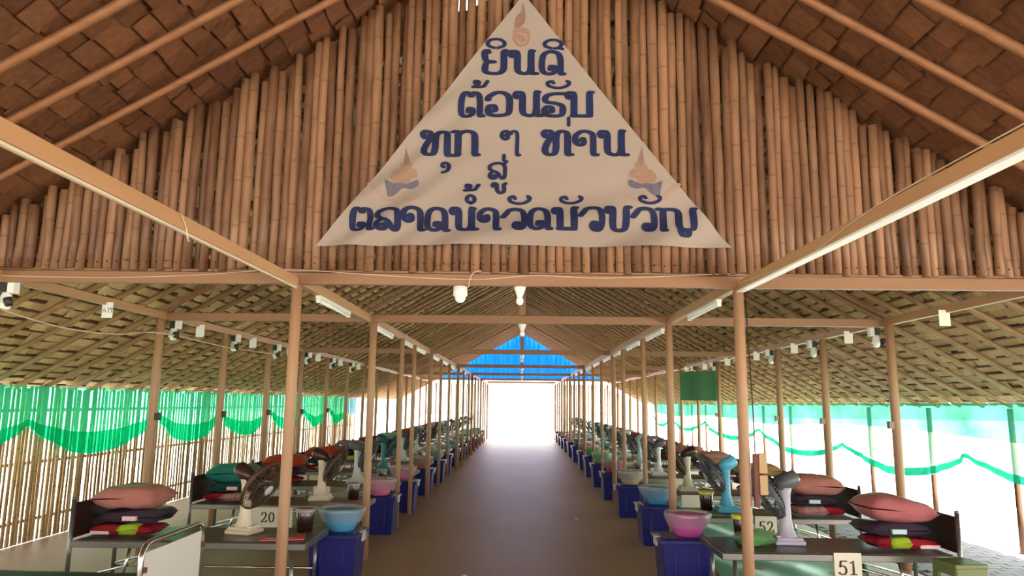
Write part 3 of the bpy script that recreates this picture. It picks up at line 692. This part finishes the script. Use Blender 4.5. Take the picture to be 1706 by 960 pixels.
for sg in (-1, 1):
    for k, y in enumerate(BEDS[sg]):
        lab = f'low steel bed with bare dark deck, {ORD[k]} from the front, {SIDE[sg]} row'
        nm = bedname(sg, k)
        if 'numbered' in nm: lab = f'low steel bed with bare dark deck and card {nm[-2:]} on its edge'
        loc = (-FOOT if sg < 0 else (1.53 if k == 0 else 1.64), y + BW / 2, 0); rz = 0 if sg > 0 else PI
        if first: bed0.location = loc; bed0.rotation_euler = (0, 0, rz); bed0['label'] = lab; first = False
        else:
            nb = dup(bed0, loc, rz, lab)
            if sg > 0: nb.scale = (.965 if k == 0 else .935, 1, 1)
        bed0['group'] = 'bare beds in two rows'
for o in COL.objects:
    if o.get('category') == 'bed': o['group'] = 'bare beds in two rows'

# number cards hung on the near edge of beds
DIG = {'5': [[(.92, .95), (.30, .95)], [(.30, .95), (.22, .56)], [(.22, .56), (.45, .62), (.72, .56), (.88, .36), (.80, .12), (.50, .03), (.15, .10), (.12, .16)]],
       '1': [[(.22, .84), (.5, .97), (.5, .5), (.5, .04)], [(.22, .04), (.8, .04)]],
       '2': [[(.14, .74), (.25, .92), (.5, .97), (.76, .88), (.80, .68), (.62, .42), (.12, .05)], [(.12, .05), (.88, .05)], [(.88, .05), (.93, .22)]],
       '0': [[(.5, .97), (.22, .82), (.13, .5), (.22, .18), (.5, .03), (.78, .18), (.87, .5), (.78, .82), (.5, .97)]]}
def card(text, x, y, z0, z1, w, label):
    c = MB().box((0, 0, 0), (w, .006, z1 - z0)).build('number_card', 'paper', loc=(x, y, (z0 + z1) / 2), bevel=.001); tag(c, label, 'sign', 'bed number cards')
    if text:
        mb = MB(); hh = .105; ww = .066; x0 = -ww - .008 if w < .3 else -.10
        for i, ch in enumerate(text):
            for q, st in enumerate(DIG[ch]):
                pts = [(x0 + i * (ww + .014) + ww * u, -hh / 2 + hh * v) for u, v in st]
                straight = len(st) == 2 or ch == '1'
                stroke(mb, pts, .0085, .0042, lambda a, b, q=q: (a, -.0045 - .0002 * q, b), 0, not straight)
        mb.build('numerals', 'ink_brown', c)
card('51', 2.465, bedR[0] - .008, .30, .512, .205, 'cream card reading 51 on the near edge of the front right bed')
card('52', 2.43, bedR[1] - .008, .318, .52, .215, 'cream card reading 52 partly behind the right front post')
card('20', -2.66, bedL[1] - .008, .27, .475, .47, 'wide cream card reading 20 behind the left front post')
card('', -2.60, bedL[2] - .008, .33, .50, .22, 'cream card on the edge of the third left bed behind the fans')
card('', 2.10, bedR[2] - .008, .33, .50, .22, 'cream card on the edge of the third right bed beside a jar')
for k in range(3, 7):
    card('', -2.5, bedL[k] - .008, .33, .50, .22, f'small cream card on the edge of the {ORD[k]} left bed'); card('', 2.4, bedR[k] - .008, .33, .50, .22, f'small cream card on the edge of the {ORD[k]} right bed')

# nearest bed at the lower left, chrome foot end with a white panel
t = thing('hospital_bed', 'hospital bed with green mattress and chrome foot end at lower left', 'bed', (-2.1, 4.54, 0))
def arch(y0, y1, zt, r, x=0.0, zb=0.0):
    pts = [(x, y0, zb), (x, y0, zt - r)] + [(x, y0 + r - r * math.cos(a * PI / 12), zt - r + r * math.sin(a * PI / 12)) for a in range(1, 7)]
    pts += [(x, y1 - r + r * math.sin(a * PI / 12), zt - r + r * math.cos(a * PI / 12)) for a in range(0, 7)] + [(x, y1, zb)]
    return pts
MB().tube(arch(-.39, .39, .80, .09), .016, 10).build('foot_rail', 'chrome', t)
MB().tube(arch(-.39, .39, .86, .09, -1.95), .016, 10).build('head_rail', 'chrome', t)
MB().box((0, 0, .52), (.014, .72, .46)).build('foot_panel', 'white_panel', t, .003)
m = MB()
for s in (-1, 1):
    for z in (.36, .66): m.box((.012, s * .372, z), (.03, .022, .03))
m.build('panel_clamp', 'red_brown', t, .003)
m = MB()
for s in (-1, 1): m.box((-.98, s * .36, .36), (1.94, .03, .06))
m.build('bed_frame', 'steel', t, .004)
MB().cushion((-.98, 0, .445), (1.90, .76, .11), 3, pinch=.14, amp=.01).build('mattress', 'mattress_green', t)
MB().tube([(-.16, -.43, .36), (-.16, -.43, .52), (-.13, -.43, .575), (-.08, -.43, .595), (-.03, -.43, .575), (-.0, -.43, .52), (-.0, -.43, .36)], .012, 10).build('handle', 'chrome', t)

# ------------------------------------------------------------------ bedding stacks
STACK = {(-1, 0): ('pink', 'blanket_dark', 0), (-1, 1): ('teal', 'blanket_teal', 1), (-1, 2): ('red', 'blanket_dark', 0), (-1, 3): ('red', 'blanket_teal', 1),
         (1, 0): ('rose', 'blanket_dark', 0), (1, 1): ('pink', 'blanket_dark', 1), (1, 2): ('tan', 'blanket_dark', 1), (1, 3): ('blush', 'blanket_dark', 0), (1, 4): ('blush', 'blanket_teal', 0)}
cyc = ['blush', 'red', 'dusty violet', 'grey', 'aqua', 'maroon', 'tan', 'pink', 'aqua', 'maroon']
for sg in (-1, 1):
    for k, y in enumerate(BEDS[sg]):
        c, bl, pv = STACK.get((sg, k), (cyc[(k * 3 + (sg > 0) * 4) % len(cyc)], ['blanket_dark', 'blanket_teal'][k % 2], k % 2))
        rnd = random.Random(100 * (sg + 2) + k); nm = bedname(sg, k); yc = y + BW / 2
        n = 16 if k < 4 else 8
        # bottom pack
        cx = -3.21 if sg < 0 else (3.0 if k == 0 else 3.04)
        px, pz = cx, DZ + .001 + .048
        p = thing('bedding_pack', f'shiny red bedding pack at the bottom of the stack, {nm}', 'pack', (px, yc - .06, pz), 0, 'bedding packs')
        MB().cushion((0, 0, .004), (.53, .36, .084), rnd.randint(0, 99), pinch=.3, n=n, amp=.012).build('wrap', 'pack_red', p)
        if k < 5:
            if pv == 0:
                MB().cushion((-sg * .06, -.11, .012), (.18, .16, .084), 4, pinch=.3, n=8, amp=.02).build('green_print', 'pack_green', p, label='lime green printed patch')
                MB().box((sg * .16, -.168, -.010), (.15, .012, .026)).build('label_strip', 'pack_label', p)
            else:
                MB().cushion((-sg * .10, -.06, .004), (.36, .30, .086), 4, pinch=.3, n=8, amp=.02).build('striped_print', 'pack_stripe', p, label='pale striped end of the wrap')
        # folded blanket
        q = MB(); z = pz + .048 + .050
        q.cushion((-sg * .02, .02, 0), (.52, .42, .105), rnd.randint(0, 99), pinch=.32, n=n, amp=.05, rz=rnd.uniform(-.06, .06))
        o = q.build('blanket', bl, loc=(cx, yc, z)); tag(o, f'{"dark violet" if bl.endswith("dark") else "dark teal"} folded blanket between pack and pillow, {nm}', 'blanket', 'folded blankets')
        if k < 2:
            MB().box((-sg * .06, -.205, .0), (.11, .03, .035)).build('label_strip', 'pack_label' if sg < 0 else 'fan_paleblue', o)
        hh = .19 if k < 2 else .17
        q = MB(); q.cushion((0, 0, 0), (.58, .43, hh), rnd.randint(0, 99), pinch=.62, n=n, amp=.05, rz=rnd.uniform(-.08, .08))
        o = q.build('pillow', 'fabric_' + c, loc=(cx, yc - .01, z + .052 + hh / 2 + .004)); tag(o, f'plump {c} plastic-wrapped pillow on top of the stack, {nm}', 'pillow', 'wrapped pillows')
        o.rotation_euler = (rnd.uniform(-.05, .05), sg * .06, 0)

# ------------------------------------------------------------------ storage boxes with bowls
def make_bin(m, label):
    t = thing('storage_box', label, 'box', group='storage boxes along the aisle')
    b = MB(); W, D, H = .42, .42, .415
    b.box((0, 0, H / 2), (W, D, H), taper=.88)
    for s in (-1, 1):
        b.box((s * .10, -D / 2 + .012, H * .55), (.012, .02, H * .62)); b.box((s * .10, D / 2 - .012, H * .55), (.012, .02, H * .62))
    b.build('body', m, t, .012)
    b = MB(); b.box((0, 0, H + .012), (W + .05, D + .05, .032)); b.box((0, 0, H + .030), (W - .06, D - .06, .012)); b.build('lid', m, t, .008)
    for s in (-1, 1):
        b = MB(); b.box((s * (W / 2 + .024), 0, H - .012), (.016, .13, .075)); b.box((s * (W / 2 + .010), 0, H + .030), (.04, .12, .010)); b.build('latch', 'latch', t, .004)
    return t
protoB = {m: make_bin(m, '') for m in ('bin_blue', 'bin_maroon')}
usedB = set()
def make_bowl(c, bag, label):
    t = thing('bowl', label, 'bowl', group='plastic bowls on the storage boxes')
    MB().lathe([(.001, .002), (.10, .0), (.112, .006), (.155, .09), (.182, .165), (.196, .172), (.194, .178), (.178, .172), (.150, .095), (.108, .014), (.001, .010)], n=28).build('basin', 'bowl_' + c, t)
    if bag:
        w = lambda a, i: .05 * math.sin(7 * a + i) * (i / 6) + .025 * math.sin(17 * a + 2 * i)
        MB().lathe([(.165, .075), (.192, .130), (.204, .165), (.207, .186), (.20, .205), (.188, .20), (.180, .18)], n=48, wob=w).build('bag_liner', 'film', t)
    return t
protoW = {}
bowls = {-1: ['blue', 'pink', 'pink', 'red brown', 'teal', 'green', 'blue', 'green', 'teal', 'green', 'green', 'teal', None],
         1: ['magenta', 'blue', 'beige', 'rose', 'green', 'green', 'pink', 'dark green', None, None, None, None, None]}
for sg in (-1, 1):
    for k, y in enumerate(binL if sg < 0 else binR):
        m = 'bin_maroon' if (sg > 0 and k == 12) else 'bin_blue'
        bc = bowls[sg][k]
        if k == 0: xc = -1.645 if sg < 0 else 1.44
        else: xc = -1.76 if sg < 0 else 1.60
        if k > 4: xc += sg * .03
        lab = ('maroon' if m == 'bin_maroon' else 'navy blue') + ' storage box ' + (f'under the {bc} bowl, ' if bc else '') + f'{ORD[k]} from the front, {SIDE[sg]} row'
        loc = (xc, y + BD / 2, 0)
        if m not in usedB:
            usedB.add(m); protoB[m].location = loc; protoB[m]['label'] = lab
        else: dup(protoB[m], loc, 0, lab)
        if bc:
            bag = k < 9
            lab = f'round {bc} plastic bowl ' + ('lined with clear bag ' if bag else '') + f'on the {ORD[k]} {SIDE[sg]} storage box'
            bl = (xc + (.03 if sg < 0 else .055) * (k == 0), y + BD / 2 - .01, .451)
            if (bc, bag) not in protoW:
                w = protoW[(bc, bag)] = make_bowl(bc, bag, lab); w.location = bl
            else: dup(protoW[(bc, bag)], bl, k * .7, lab)

# ------------------------------------------------------------------ table fans
def make_fan(body, cage, blade, motor, label):
    """faces +x, tipped downward"""
    t = thing('table_fan', label, 'fan', group='table fans on the beds')
    b = MB(); b.box((0, 0, .018), (.24, .21, .036)); b.box((0, 0, .045), (.20, .17, .03), taper=1.12); b.build('base', body, t, .01)
    b = MB()
    for i in range(3): b.box((.085, -.05 + .05 * i, .062), (.035, .035, .012))
    b.build('speed_button', 'white_plastic', t, .003)
    b = MB(); b.lathe([(.085, .055), (.062, .10), (.045, .18), (.040, .30), (.046, .40), (.058, .44), (.001, .445)], n=16); b.build('column', body, t)
    tilt = .52
    M = Matrix.Translation((0, 0, .475)) @ Matrix.Rotation(PI / 2 + tilt, 4, 'Y')       # local z = fan axis
    b = MB(); b.lathe([(.001, -.13), (.04, -.125), (.062, -.10), (.066, -.02), (.055, .05), (.03, .07)], n=18, M=M); b.build('motor', motor, t)
    M = M @ Matrix.Translation((0, 0, .05)); b = MB(); R = .215
    for i in range(40):
        a = 2 * PI * i / 40; c, s = math.cos(a), math.sin(a)
        b.tube([M @ Vector((r * c, r * s, z)) for r, z in ((.05, .06), (.12, .055), (.18, .075), (R, .115), (.19, .155), (.12, .185), (.045, .195))], .0028, 3, cap=False)
    for r, z, w in ((R, .115, .0075), (.155, .172, .0025), (.10, .19, .0025), (.155, .064, .0025), (R, .105, .006), (R, .125, .006)):
        b.tube([M @ Vector((r * math.cos(2 * PI * i / 36), r * math.sin(2 * PI * i / 36), z)) for i in range(36)], w, 6, closed=True)
    cg = b.build('cage', cage, t)
    b = MB(); b.lathe([(.045, .192), (.046, .2), (.03, .204), (.001, .205)], n=18, M=M); b.build('badge', 'latch', cg)
    b = MB()
    for i in range(3):
        a0 = 2 * PI * i / 3
        def bl(u, v, a0=a0):
            r = .03 + .16 * u; a = a0 + (-.25 + 1.25 * v) * (.45 + .55 * math.sin(PI * min(u * .75 + .2, 1))); return M @ Vector((r * math.cos(a), r * math.sin(a), .095 + .035 * (v - .5) * (1 - .3 * u)))
        b.grid(bl, 6, 6)
    b.lathe([(.001, .13), (.03, .125), (.035, .08)], n=14, M=M); b.build('blades', blade, t)
    return t
FT = {'cream': ('fan_cream', 'cage_brown', 'blade', 'motor_dark'), 'violet grey': ('fan_violet', 'cage_grey', 'blade_grey', 'motor_grey'), 'sky blue': ('fan_blue', 'cage_grey', 'blade_grey', 'fan_blue'),
      'teal': ('fan_teal', 'cage_teal', 'cage_teal', 'cage_teal'), 'pale blue': ('fan_paleblue', 'cage_grey', 'blade_grey', 'fan_paleblue'), 'white': ('white_plastic', 'cage_grey', 'blade_grey', 'motor_grey')}
fans = {-1: ['cream', 'cream', 'white', 'teal', 'white', 'white', 'cream', 'white', 'pale blue', 'white', 'cream', 'teal', 'white'],
        1: ['violet grey', 'sky blue', 'cream', 'white', 'pale blue', 'pale blue', 'white', 'teal', 'white', 'pale blue', 'teal', 'white', 'white']}
protoF = {}
for sg in (-1, 1):
    for k, y in enumerate(BEDS[sg]):
        c = fans[sg][k]; nm = bedname(sg, k)
        lab = f'{c} table fan tipped toward the aisle on the {nm}'
        loc = (sg * ((2.31 if k == 0 else 2.24) if sg < 0 else 2.16), y + .40, DZ + .0015); rz = (0 if sg < 0 else PI) + (-.28 if k == 0 and sg < 0 else .12 * math.sin(3 * k))
        if c not in protoF:
            f = protoF[c] = make_fan(*FT[c], lab); f.location = loc; f.rotation_euler = (0, 0, rz)
        else: dup(protoF[c], loc, rz, lab)

# ------------------------------------------------------------------ small things on the beds' foot ends
def jar(x, y, lidm, label, s=1.0):
    t = thing('jar', label, 'jar', (x, y, DZ + .0015))
    MB().lathe([(.001, .0), (.062 * s, .0), (.066 * s, .01), (.078 * s, .165), (.077 * s, .168), (.001, .168)], n=20).build('contents', 'jar_dark', t)
    MB().lathe([(.080 * s, .155), (.084 * s, .188), (.082 * s, .189), (.0785 * s, .169)], n=20).build('glass', 'film', t)
    MB().lathe([(.075 * s, .169), (.074 * s, .182), (.001, .186)] if lidm == 'jar_top' else [(.088 * s, .165), (.090 * s, .192), (.07 * s, .20), (.001, .2)], n=20).build('lid', lidm, t)
jar(-1.85, bedL[0] + .56, 'jar_top', 'dark glass jar with brown top beside the front left blue bowl')
jar(1.86, bedR[0] + .58, 'lid_yellow', 'dark jar with yellow lid beside the front right magenta bowl')
jar(-1.90, bedL[1] + .50, 'jar_top', 'dark glass jar on bed 20 behind the second left post', .9)
jar(1.98, bedR[1] + .52, 'lid_yellow', 'dark jar with yellow lid on the bed numbered 52', .9)
jar(-1.92, bedL[2] + .52, 'jar_top', 'dark glass jar on the third bed of the left row', .9)
jar(1.86, bedR[3] + .50, 'jar_top', 'dark jar on the fourth bed of the right row', .9)
jar(-1.92, bedL[4] + .52, 'jar_top', 'dark glass jar on the fifth bed of the left row', .9)
jar(1.92, bedR[5] + .50, 'jar_top', 'dark jar on the sixth bed of the right row', .9)
def folder(x, y, m, rz, label):
    t = thing('folder', label, 'folder', (x, y, DZ + .0015), rz)
    MB().box((0, 0, .006), (.34, .24, .010)).build('cover', m, t, .003)
    MB().box((-.01, .01, .0135), (.24, .17, .004)).build('sheet', 'grey_label', t)
folder(-1.92, bedL[0] + .20, 'folder_pink', .25, 'pink folder on the front left bed behind the post')
folder(-1.93, bedL[1] + .18, 'folder_pink', .1, 'pink folder on bed 20 in front of its fan')
folder(1.89, bedR[1] + .22, 'folder_green', -.2, 'green folder on the bed numbered 52')
mb = MB(); mb.cushion((0, 0, .058), (.30, .24, .10), 12, pinch=.45, n=14, amp=.10)
t = thing('plastic_bag', 'crumpled green plastic bag beside the front right bowl', 'bag', (1.86, bedR[0] + .30, DZ + .0015))
mb.build('bag', 'film_green', t); MB().cushion((0, 0, .045), (.20, .15, .07), 13, pinch=.45, n=10, amp=.08).build('contents', 'bowl_green', t)
mb = MB(); mb.lathe([(.016, .03), (.022, .06), (.04, .085), (.05, .105)], (.13, .02, 0), 12, wob=lambda a, i: .3 * math.sin(5 * a + i)); mb.build('knot', 'film_green', t)
# wooden clapper hung on the right front post
t = thing('hanging_board', 'dark wooden board with two pale blocks hung on the right front post', 'board', (1.632, 5.165, .96))
MB().box((0, 0, .13), (.036, .03, .36)).build('board', 'red_brown', t, .004)
for z in (.10, .245): MB().box((.045, -.005, z), (.055, .04, .135)).build('block', 'pale_wood', t, .004)
MB().tube([(0, 0, .31), (.0, .01, .6), (-.02, .02, 1.47)], .005, 6).build('cord', 'cord_dark', t)
# green plastic stool
t = thing('stool', 'olive green plastic stool beside the front right bed', 'stool', (3.13, 5.42, 0), .12); t.scale = (1, 1, 1.14)
b = MB(); b.box((0, 0, .445), (.25, .25, .03)); 
for s in (-1, 1): b.box((s * .117, 0, .41), (.016, .24, .05)); b.box((0, s * .117, .41), (.24, .016, .05))
b.build('seat', 'stool_green', t, .01)
for sx in (-1, 1):
    for sy in (-1, 1):
        l = MB(); l.add([(a * .04 * -sx + o[0], b2 * .04 * -sy + o[1], z) for z, o in ((.39, (sx * .121, sy * .121)), (0, (sx * .15, sy * .15))) for a, b2 in ((0, 0), (1.4, 0), (1.4, .3), (.3, .3), (.3, 1.4), (0, 1.4))],
                          [(i, (i + 1) % 6, 6 + (i + 1) % 6, 6 + i) for i in range(6)] + [(5, 4, 3, 2, 1, 0), (6, 7, 8, 9, 10, 11)]); l.build('leg', 'stool_green', t)
for s in (-1, 1): MB().box((0, s * .133, .22), (.22, .012, .04)).build('stretcher', 'stool_green', t, .003)
# plastic sheeting on the floor below the right beds
mb = MB(); mb.grid(lambda u, v: (1.86 + 1.22 * u + .05 * math.sin(9 * v), 5.9 + 8.4 * v, .012 + .008 * math.sin(13 * u + 30 * v) + .006 * math.sin(40 * v - 9 * u)), 24, 120)
tag(mb.build('plastic_sheet', 'sheeting'), 'pale green plastic sheet spread on the floor below the right beds', 'sheet')
o = MB().lathe([(.001, .001), (.028, .003), (.02, .009), (.001, .011)], n=9, wob=lambda a, i: .25 * math.sin(3 * a)).build('paper_scrap', 'paper_white', loc=(-.52, 7.05, .002)); tag(o, 'tiny white paper scrap lying on the aisle floor, left of centre', 'litter')
o = MB().lathe([(.001, .001), (.03, .003), (.02, .009), (.001, .011)], n=9, wob=lambda a, i: .25 * math.sin(3 * a + 1)).build('paper_scrap', 'paper_white', loc=(.78, 10.5, .002)); tag(o, 'tiny white paper scrap farther up the aisle, right of centre', 'litter')
